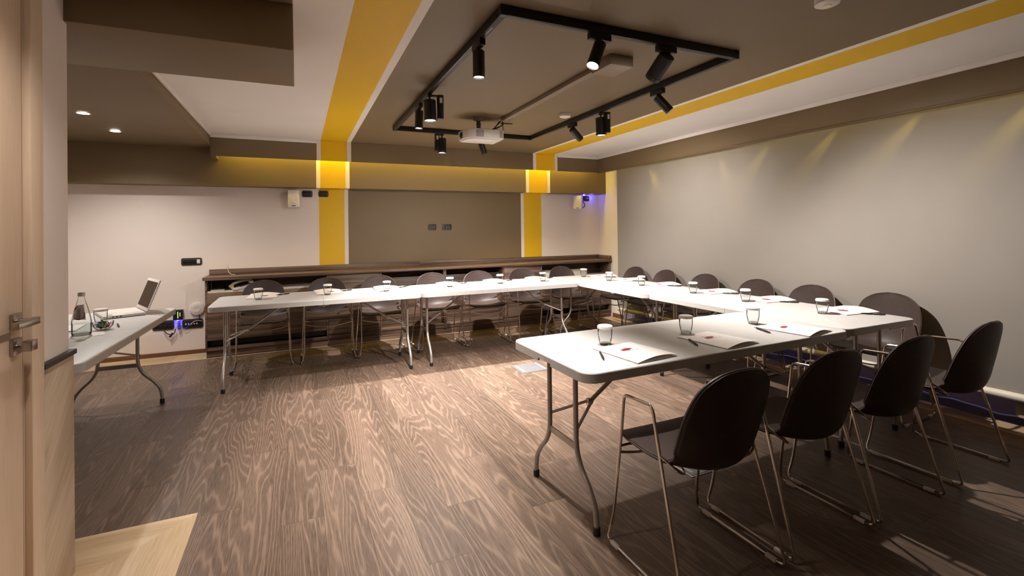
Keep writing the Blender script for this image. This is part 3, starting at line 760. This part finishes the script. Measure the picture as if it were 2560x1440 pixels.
SW = [('green', (.02, .30, .14)), ('red', (.55, .03, .05)), ('blue', (.06, .20, .50)), ('silver', (.6, .6, .6)), ('pink', (.70, .30, .35)), ('gold', (.6, .42, .08))]
swm = [plain('foil_'+n, c, .25, .5) for n, c in SW]
cands = {}
k = 0
for ring, (rr, zz, cnt) in enumerate(((.013, .0165, 3), (.027, .0235, 7), (.012, .034, 3), (.034, .040, 9), (.017, .050, 5), (.006, .062, 1))):
    for j in range(cnt):
        a = 2*PI*j/cnt+ring*.7; ci = [0, 1, 2, 3, 4, 5, 3, 0, 4][(k*5+ring) % 9]; k += 1
        nm, c = SW[ci]
        if ci not in cands:
            mb = MB().lathe([(.002, -.0095), (.0065, -.006), (.0085, 0), (.0065, .006), (.002, .0095)], 8)
            mb.add([(-.006, 0, -.013), (.006, 0, -.013), (.0012, .0, -.007), (-.0012, 0, -.007)], [(0, 1, 2, 3)]).add([(-.006, 0, .013), (.006, 0, .013), (.0012, .0, .007), (-.0012, 0, .007)], [(0, 1, 2, 3)])
            o = mb.build('wrapped_sweet', swm[ci], smooth=True); cands[ci] = o
        else:
            o = bpy.data.objects.new('wrapped_sweet', cands[ci].data); COL.objects.link(o)
        o.location = (-1.145+rr*math.cos(a), 3.845+rr*math.sin(a), ZT+zz); o.rotation_euler = (1.2+a, a*1.7, a)
        tag(o, nm+' foil wrapped sweet heaped in the small glass bowl', 'sweet', nm+' sweets in the glass bowl')
put(gl0, 'g', -1.235, 4.105, ZT, .4, 'glass tumbler with white paper lid behind the sweets bowl', 'glass', 'lidded water glasses')
put(fo0, 'f', -1.46, 3.98, ZT, -PI/2+.1, 'white folder with red emblem left of the water bottle', 'folder', 'white folders')
put(pe0, 'p', -1.47, 4.00, ZT+.024, .5, 'dark ballpoint pen lying on the folder by the water bottle', 'pen', 'pens')
put(pe0, 'p', -1.10, 3.96, ZT, 1.9, 'dark ballpoint pen beside the sweets bowl', 'pen', 'pens')

# ------------------------------------------------------------------ wall devices
def plate(x, z, w_, h_, label, y=YW, name='wall_socket', mods=3, keyw=False):
    p = thing(name, label, 'socket' if 'socket' in name else 'switch', (x, y-.0005, z))
    M = Matrix.Rotation(PI/2, 4, 'X')
    MB().prism(rrect(-w_/2, w_/2, -h_/2, h_/2, min(h_, w_)*.22, 4), 0, .009, M=M).build('frame', DGREY, p, bevel=.002)
    mw = (w_-.03)/mods
    for k in range(mods):
        x0 = -w_/2+.015+k*mw
        c = MB().box(x0+.001, x0+mw-.001, -.0125, -.0092, -h_*.28, h_*.28).build('module', BLACK if not (keyw and k == mods-1) else WPLAST, p, bevel=.001)
        if not keyw: MB().box(x0+mw*.4, x0+mw*.6, -.0129, -.0126, -h_*.05, h_*.05).build('contact', STEEL, c)
    return p
plate(.103, 1.815, .117, .078, 'black wall socket plate right of the left wall speaker')
plate(.288, 1.818, .115, .078, 'black wall socket plate at the top of the yellow stripe')
plate(1.662, 1.392, .115, .085, 'left one of the two black sockets on the taupe wall panel')
plate(1.867, 1.390, .132, .085, 'right one of the two black sockets on the taupe wall panel')
plate(-1.097, 1.033, .196, .082, 'long black switch plate with white key above the cabinets', name='wall_switch', mods=5, keyw=True)
plate(4.135, 1.818, .115, .078, 'black wall socket plate right of the far corner speaker')
plate(-1.363, .342, .20, .105, 'long black socket panel on the wall behind the left table', mods=4)
plate(-1.09, .338, .196, .105, 'long black data socket panel below the round access point', mods=6)
cn = MB()
for k in range(5): cn.box(-.07+k*.026, -.058+k*.026, -.016, -.013, -.008, .008)
pd = [o for o in bpy.data.objects if o.get('label', '').startswith('long black data')][0]
cn.build('white_plugs', WPLAST, pd)
def speaker(loc, rz, label):
    s = thing('wall_speaker', label, 'speaker', loc, rz)
    out = [(-.068, 0), (-.062, -.13), (.062, -.13), (.068, 0)]
    b = MB().prism(out, -.10, .10).build('cabinet', WPLAST, s, bevel=.006)
    MB().lathe([(.045, -.001), (.045, .002), (.0, .0025)], 24, M=Matrix.Translation((0, -.1302, .0)) @ Matrix.Rotation(PI/2, 4, 'X')).build('cone_grille', plain('speaker_grille', (.68, .63, .58), .7), b, smooth=True)
    Bx('badge', (-.02, .02, -.1325, -.1302, -.088, -.080), BLACK, b)
    Bx('bracket', (-.02, .02, 0.0005, .045, -.03, .03), WPLAST, s)
    return s
speaker((-.048, YW-.047, 1.745), 0.0, 'white wall speaker on the pale wall left of the yellow stripe')
speaker((3.93, YW-.085, 1.745), -.60, 'white wall speaker turned sideways in the far corner')
tag(MB().tube(fillet([(4.00, YW-.03, 1.80), (4.07, YW-.03, 1.76), (4.10, YW-.035, 1.70), (4.03, YW-.04, 1.66), (4.0, YW-.04, 1.72)], .03), .006, 8).build('speaker_cable', BLACK, smooth=True), 'black cable looped behind the far corner speaker', 'cable')
ap = thing('access_point', 'round white access point on the wall left of the cabinets', 'access point', (-1.046, YW-.0005, .503))
R90 = Matrix.Rotation(PI/2, 4, 'X')
MB().lathe([(.060, 0), (.072, .008), (.074, .018), (.068, .030), (.045, .038), (.032, .039)], 32, M=R90).build('body', WPLAST, ap, smooth=True)
MB().lathe([(.031, .0385), (.033, .0415), (.030, .0405), (.0, .040)], 28, M=R90).build('ring', WPLAST, ap, smooth=True)
MB().lathe([(.005, 0), (.004, .003)], 10, M=Matrix.Translation((-.068, -.02, -.01)) @ R90).build('status_light', BLUE, ap, smooth=True)
tag(MB().tube(fillet([(-1.03, YW-.02, .44), (-1.02, YW-.03, .41), (-1.03, YW-.03, .375), (-1.035, YW-.018, .36)], .02), .005, 8).build('access_point_cable', BLACK, smooth=True), 'short black cable below the round access point', 'cable')
nbx = thing('network_box', 'small black network box with green lights on the wall', 'network box', (-1.222, YW-.001, .450))
MB().box(-.045, .045, -.045, 0, -.055, .055).build('case', BLACK, nbx, bevel=.003)
for sx, zz, h_ in ((.0, .0, .035), (.02, .005, .02)): Bx('indicator', (sx-.0015, sx+.0015, -.0465, -.0452, zz-h_, zz+h_), GREEN, nbx)
Bx('blue_light', (-.012, .012, -.040, -.012, -.0565, -.0553), BLUE, nbx)
pl_ = bpy.data.lights.new('blue_glow', 'POINT'); pl_.energy = .12; pl_.color = (.12, .10, 1.0); pl_.shadow_soft_size = .02
po = bpy.data.objects.new('blue_glow', pl_); COL.objects.link(po); po.parent = nbx; po.location = (0, -.03, -.085)
tag(MB().tube([(-1.215+.012*math.sin(k*.8), YW-.03+.008*math.cos(k*.8), .385-.0022*k) for k in range(45)], .006, 6).build('blue_cable_bundle', BCABLE, smooth=True), 'coiled blue network cable under the network box', 'cable')
tag(MB().tube(fillet([(-1.36, YW-.02, .30), (-1.33, YW-.035, .255), (-1.28, YW-.035, .235), (-1.255, YW-.035, .255), (-1.245, YW-.035, .30)], .03), .005, 8).tube(fillet([(-1.30, YW-.035, .215), (-1.272, YW-.035, .255)], .01), .011, 8).build('black_power_lead', BLACK, smooth=True), 'black power lead with inline adaptor below the socket panel', 'cable')
tag(MB().tube(fillet([(-1.20, YW-.02, .33), (-1.17, YW-.03, .29), (-1.13, YW-.03, .32), (-1.08, YW-.018, .335)], .02), .003, 8).build('patch_cable', BCABLE, smooth=True), 'thin blue patch cable plugged into the data panel', 'cable')
tag(MB().tube(fillet([(-1.11, YW-.018, .335), (-1.07, YW-.04, .37), (-1.03, YW-.04, .375), (-1.0, YW-.018, .36)], .02), .003, 8).build('white_patch_cable', GCABLE, smooth=True), 'thin white cable looped over the data panel', 'cable')
# blue indicator light of the far corner speaker socket
bl_ = thing('indicator_lamp', 'small blue light above the far corner speaker', 'lamp', (4.06, YW-.06, 1.868))
MB().lathe([(.010, -.006), (.012, .0), (.012, .008)], 12).build('cover', BLUE, bl_, smooth=True)
pl2 = bpy.data.lights.new('blue_glow_corner', 'POINT'); pl2.energy = .25; pl2.color = (.12, .10, 1.0); pl2.shadow_soft_size = .02
po2 = bpy.data.objects.new('blue_glow_corner', pl2); COL.objects.link(po2); po2.parent = bl_; po2.location = (.14, -.0, -.03)

# ------------------------------------------------------------------ blind, curtain, floor boxes
bd = thing('roller_blind', 'wide grey roller blind covering the right wall', 'blind')
bv = []; bf = []
Y0, Y1 = -0.45, 5.63
def zb(y): return .165 + (5.63-y)*.0118
nb_ = 24
for i in range(nb_+1):
    y = Y0+(Y1-Y0)*i/nb_
    bv += [(4.20, y, zb(y)+.03), (4.20, y, 2.36), (4.203, y, zb(y)+.03), (4.203, y, 2.36)]
for i in range(nb_):
    a = i*4; bf += [(a, a+4, a+5, a+1), (a+2, a+3, a+7, a+6), (a, a+2, a+6, a+4), (a+1, a+5, a+7, a+3)]
bf += [(0, 1, 3, 2), (nb_*4, nb_*4+2, nb_*4+3, nb_*4+1)]
MB().add(bv, bf).build('fabric', BLIND, bd)
MB().tube([(4.2015, Y0, zb(Y0)+.018), (4.2015, Y1, zb(Y1)+.018)], .026, 16).build('bottom_bar', BLINDBAR, bd, smooth=True)
MB().tube([(4.2015, Y0, 2.375), (4.2015, Y1, 2.375)], .026, 16).build('roller', BLINDBAR, bd, smooth=True)
def translucent(m, fac):
    nt = m.node_tree; b = nt.nodes['Principled BSDF']; out = [n for n in nt.nodes if n.type == 'OUTPUT_MATERIAL'][0]
    tl = N(nt, 'ShaderNodeBsdfTranslucent'); nt.links.new(b.inputs['Base Color'].links[0].from_socket, tl.inputs['Color'])
    mx = N(nt, 'ShaderNodeMixShader'); mx.inputs[0].default_value = fac
    nt.links.new(b.outputs[0], mx.inputs[1]); nt.links.new(tl.outputs[0], mx.inputs[2]); nt.links.new(mx.outputs[0], out.inputs[0])
translucent(CURT, .6)
cu = thing('sheer_curtain', 'violet sheer curtain hanging behind the grey blind', 'curtain')
def curtain_panel(y0, y1, nm, xc, m, amp, per):
    vs = []; fs = []; n = int((y1-y0)/.03)
    for i in range(n+1):
        y = y0+(y1-y0)*i/n; x = xc+amp*math.sin(y*per)+amp*.4*math.sin(y*per*2.3+1)
        vs += [(x, y, .012), (x, y, 2.2), (x+.004, y, .012), (x+.004, y, 2.2)]
    for i in range(n):
        a = i*4; fs += [(a, a+4, a+5, a+1), (a+2, a+3, a+7, a+6), (a, a+2, a+6, a+4), (a+1, a+5, a+7, a+3)]
    return MB().add(vs, fs).build(nm, m, cu, smooth=True)
CURT2 = plain('mauve_curtain', (.42, .34, .38), .8, var=.1)
translucent(CURT2, .6)
yy = -.4
k = 0
while yy < 5.6:
    wd_ = (.55, .42, .62, .5)[k % 4]
    curtain_panel(yy, min(yy+wd_, 5.68), 'panel', 4.54+(.045 if k % 2 else 0), CURT if k % 2 else CURT2, .03, 14); yy += wd_-.04; k += 1
def floor_box(x0, x1, y0, y1, label):
    f = thing('floor_box', label, 'floor box', ((x0+x1)/2, (y0+y1)/2, .0003))
    a, b = (x1-x0)/2, (y1-y0)/2
    MB().box(-a, a, -b, b, 0, .004).build('frame', plain('floor_box_rim', (.20, .20, .20), .4, .4), f, bevel=.001)
    Bx('cover', (-a+.012, a-.012, -b+.012, b-.012, .0042, .006), BOXG, f)
    for s in (-1, 1): Bx('clasp', (s*(a-.035)-.008, s*(a-.035)+.008, -b+.03, b-.03, .0062, .007), plain('floor_box_clasp', (.30, .30, .30), .4), f)
floor_box(1.90, 2.19, 4.02, 4.30, 'grey floor socket box in the middle of the floor')
floor_box(1.92, 2.11, 1.95, 2.14, 'grey floor socket box under the near table')
st = thing('footstool', 'beige padded footstool at the right edge below the blind', 'footstool', (4.40, 1.27, 0))
MB().prism(rrect(-.12, .12, -.25, .25, .05, 6), .075, .17).build('cushion', STONE, st, bevel=.015)
for sx in (-1, 1):
    for sy in (-1, 1): MB().tube([(sx*.08, sy*.19, .005), (sx*.08, sy*.19, .08)], .015, 10).build('leg', DGREY, st, smooth=True)

# ------------------------------------------------------------------ ceiling fittings
TZ0, TZ1 = 2.362, 2.4085
tr = thing('lighting_track', 'black rectangular lighting track under the taupe ceiling', 'lighting track')
x0, x1, y0, y1 = .895, 2.42, 2.06, 4.84; hw = .017
for nm, d in (('rail', (x0-hw, x0+hw, y0+hw+.001, y1-hw-.001, TZ0, TZ1)), ('rail', (x1-hw, x1+hw, y0+hw+.001, y1-hw-.001, TZ0, TZ1)), ('rail', (x0-hw, x1+hw, y0-hw, y0+hw, TZ0, TZ1)), ('rail', (x0-hw, x1+hw, y1-hw, y1+hw, TZ0, TZ1))):
    rl_ = Bx(nm, d, BLACK, tr, bevel=.002)
    long_x = d[1]-d[0] > d[3]-d[2]
    if long_x: Bx('slot', (d[0]+.12, d[1]-.12, (d[2]+d[3])/2-.004, (d[2]+d[3])/2+.004, TZ0-.0008, TZ0-.0001), plain('track_slot', (.07, .065, .06), .3, .5), rl_)
    else: Bx('slot', ((d[0]+d[1])/2-.004, (d[0]+d[1])/2+.004, d[2]+.12, d[3]-.12, TZ0-.0008, TZ0-.0001), plain('track_slot', (.07, .065, .06), .3, .5), rl_)
for cx_ in (x0, x1):
    for cy_ in (y0, y1): Bx('corner_connector', (cx_-hw-.001, cx_+hw+.001, cy_-hw-.001, cy_+hw+.001, TZ0-.0015, TZ1+.001), BLACK, tr, bevel=.001)
def lamp(x, y, along, d, label, gear=None, big=False, power=1.0, cone=90, blend=1.0):
    t = thing('track_spotlight', label, 'spotlight', (x, y, TZ0), 0, 'track spotlights')
    d = Vector(d).normalized()
    # adaptor
    if gear is None:
        a = (.065, .016) if along == 'x' else (.016, .065)
        MB().box(-a[0], a[0], -a[1], a[1], -.036, -.002).build('adaptor', BLACK, t, bevel=.002)
        sx_, sy_ = (.067, .004) if along == 'x' else (.004, .067)
    else:
        gx, gy = gear
        MB().box(-.014, .014, -.014, .014, -.022, -.002).box(min(0, gx)-.012, max(0, gx)+.012, min(0, gy)-.012, max(0, gy)+.012, -.022, -.010).build('adaptor', BLACK, t, bevel=.001)
        MB().box(gx-.021, gx+.021, gy-.022, gy+.022, -.185, -.008).build('gear_box', BLACK, t, bevel=.003)
        if power: Bx('rating_label', (gx-.010, gx+.010, gy-.0232, gy-.0222, -.07, -.03), WPLAST, t)
    L, R = (.146, .0325) if gear is None and not big else (.155, .045)
    top = Vector((0, 0, -.060)); c0 = top-d*0.012
    MB().tube([(0, 0, -.012), (0, 0, -.062)], .007, 8).build('stem', BLACK, t, smooth=True)
    q = (-d).to_track_quat('Z', 'Y').to_matrix().to_4x4()
    Mh = Matrix.Translation(c0+d*L) @ q
    hd_ = MB().lathe([(R-.006, .010), (R-.002, 0), (R, .004), (R, .024), (R-.0012, .0255), (R, .027), (R, L-.004), (R-.004, L)], 32, M=Mh, capb=False).build('head', BLACK, t, smooth=True)
    MB().lathe([(R-.0058, .0085), (.0, .0086)], 28, M=Mh, capt=False, capb=False).build('lens', LENS, hd_)
    if power: spot('spot_beam', c0+d*(L+.004), d, SPOT_W*power, SPOT_COL, cone, blend, .02, t)
    return t
lamp(.895, 2.40, 'y', (0, 0, -1), 'black spotlight pointing straight down, nearest on the left rail', power=.45, cone=72)
lamp(.895, 3.45, 'y', (.02, -.02, -1), 'black spotlight with side gear box, middle of the left rail', (.078, -.01))
lamp(.895, 3.78, 'y', (-.04, .0, -1), 'black spotlight half hidden behind the gear box lamp on the left rail')
lamp(1.384, 4.84, 'x', (0, 0.02, -1), 'black spotlight with gear box left of the projector on the back rail', (-.058, -.01), power=1.9)
lamp(1.815, 4.84, 'x', (.38, .02, -1), 'black tilted spotlight hanging just below the projector', power=.95, cone=110)
lamp(2.42, 3.93, 'y', (.80, .12, -.66), 'black spotlight tilted towards the blind, farthest on the right rail', cone=105, power=.50)
lamp(2.42, 3.46, 'y', (0.03, 0, -1), 'black spotlight with gear box in the middle of the right rail', (.03, -.05))
lamp(2.42, 2.74, 'y', (.58, -.45, -.88), 'black spotlight tilted towards the blind, nearest on the right rail', cone=112, power=.80)
lamp(1.44, 2.06, 'x', (-.42, -.12, -.90), 'black spotlight with glowing lens turned left on the front rail', cone=84, power=.58)
lamp(1.885, 2.06, 'x', (-.05, .75, -.62), 'black spotlight seen from behind on the front rail', big=True, power=1.0)
# projector
pj = thing('projector', 'white ceiling projector on a short mount inside the track', 'projector', (1.60, 4.235, 2.19), 0.0)
bdy = MB().prism([(-.19, -.02), (-.165, -.085), (-.10, -.115), (.17, -.115), (.185, -.10), (.185, .13), (-.19, .13)], .012, .098).build('body', WPLAST, pj, bevel=.006)
MB().prism([(-.175, -.012), (-.155, -.07), (-.095, -.098), (.155, -.098), (.165, -.08), (.165, .115), (-.175, .115)], 0, .0118).build('bottom_shell', WPLAST, pj, bevel=.006)
for k in range(7): Bx('vent_slat', (-.095+k*.011, -.089+k*.011, -.1165, -.1152, .022, .088), GPLAST, bdy)
for k in range(3): Bx('vent_slat', (.140+k*.011, .146+k*.011, -.1165, -.1152, .022, .088), GPLAST, bdy)
MB().box(-.1915, -.1902, .0, .07, .022, .080).build('lens_recess', DGREY, bdy)
MB().lathe([(.026, 0), (.026, .010), (.018, .012)], 20, M=Matrix.Translation((-.1915, .035, .052)) @ Matrix.Rotation(-PI/2, 4, 'Y')).build('lens', BLACK, bdy, smooth=True)
MB().lathe([(.085, .0985), (.088, .104), (.05, .108)], 24, (-.03, .0, 0)).build('mount_plate', plain('indigo_plate', (.04, .03, .10), .4), pj, smooth=True)
MB().lathe([(.020, .108), (.020, .150), (.024, .151), (.024, .165), (.019, .166), (.019, .195)], 18, (-.03, 0, 0)).build('mount_pole', plain('mount_brown', (.10, .075, .055), .4, .3), pj, smooth=True)
MB().lathe([(.030, .190), (.052, .200), (.055, .2185)], 24, (-.03, 0, 0)).build('ceiling_flange', TAUPEP, pj, smooth=True)
for m_, pts_ in ((BLACK, [(.07, .0, .103), (.12, -.02, .125), (.15, -.03, .165), (.185, -.03, .20)]), (YCABLE, [(.05, .02, .103), (.13, -.03, .118), (.19, -.06, .095), (.205, -.05, .12), (.20, -.02, .19)]), (BLACK, [(.08, .03, .103), (.16, -.05, .14), (.20, -.06, .16), (.20, -.04, .195)]), (GCABLE, [(.10, .02, .103), (.15, -.02, .16), (.175, -.02, .20)])):
    MB().tube(fillet(pts_, .03), .006, 8).build('cable', m_, pj, smooth=True)
MB().box(.19, .30, -.055, -.02, .178, .184).build('cable_plate', DGREY, pj)
cdct = thing('cable_trunking', 'taupe cable trunking on the ceiling leading to the projector', 'cable trunking')
Bx('duct', (1.765, 1.82, 2.575, 4.15, ZC-.035, ZC-.0008), TAUPEP, cdct, bevel=.002)
Bx('junction_box', (1.735, 1.905, 2.37, 2.574, ZC-.065, ZC-.0008), TAUPEP, cdct, bevel=.002)
for (x, y, l) in ((2.256, 3.79, 'white round smoke detector on the ceiling inside the track'), (2.262, 1.41, 'white round smoke detector at the top edge near the right stripe')):
    s = thing('smoke_detector', l, 'smoke detector', (x, y, ZC-.0005))
    MB().lathe([(.052, 0), (.052, -.012), (.049, -.013), (.049, -.016), (.052, -.017), (.051, -.028), (.040, -.034), (.0, -.0345)], 32, capb=False).build('body', WPLAST, s, smooth=True)
    MB().lathe([(.018, -.0350), (.016, -.0375), (.0, -.0376)], 16, capb=False, capt=False).build('sensor', CREAM, s, smooth=True)
for k, (x, y, l) in enumerate(((-1.506, 4.68, 'recessed round downlight in the dropped soffit, nearer one'), (-1.511, 5.40, 'recessed round downlight in the dropped soffit, farther one'), (-.42, 1.62, 'recessed round downlight in the ceiling in front of the oak door'))):
    d = thing('downlight', l, 'downlight', (x, y, 2.289 if k < 2 else ZC-.001), 0, 'recessed downlights')
    MB().lathe([(.036, 0), (.047, -.001), (.048, -.004), (.038, -.005), (.036, -.001)], 28, capb=False, capt=False).build('trim_ring', WPLAST, d, smooth=True)
    MB().lathe([(.0355, -.0015), (.0, -.0016)], 24, capt=False, capb=False).build('lens', DLENS, d)
    spot('downlight_beam', (0, 0, -.012), (0, 0, -1), DOWN_W*(1 if k < 2 else .75), SPOT_COL, 145 if k < 2 else 120, .8, .03, d)
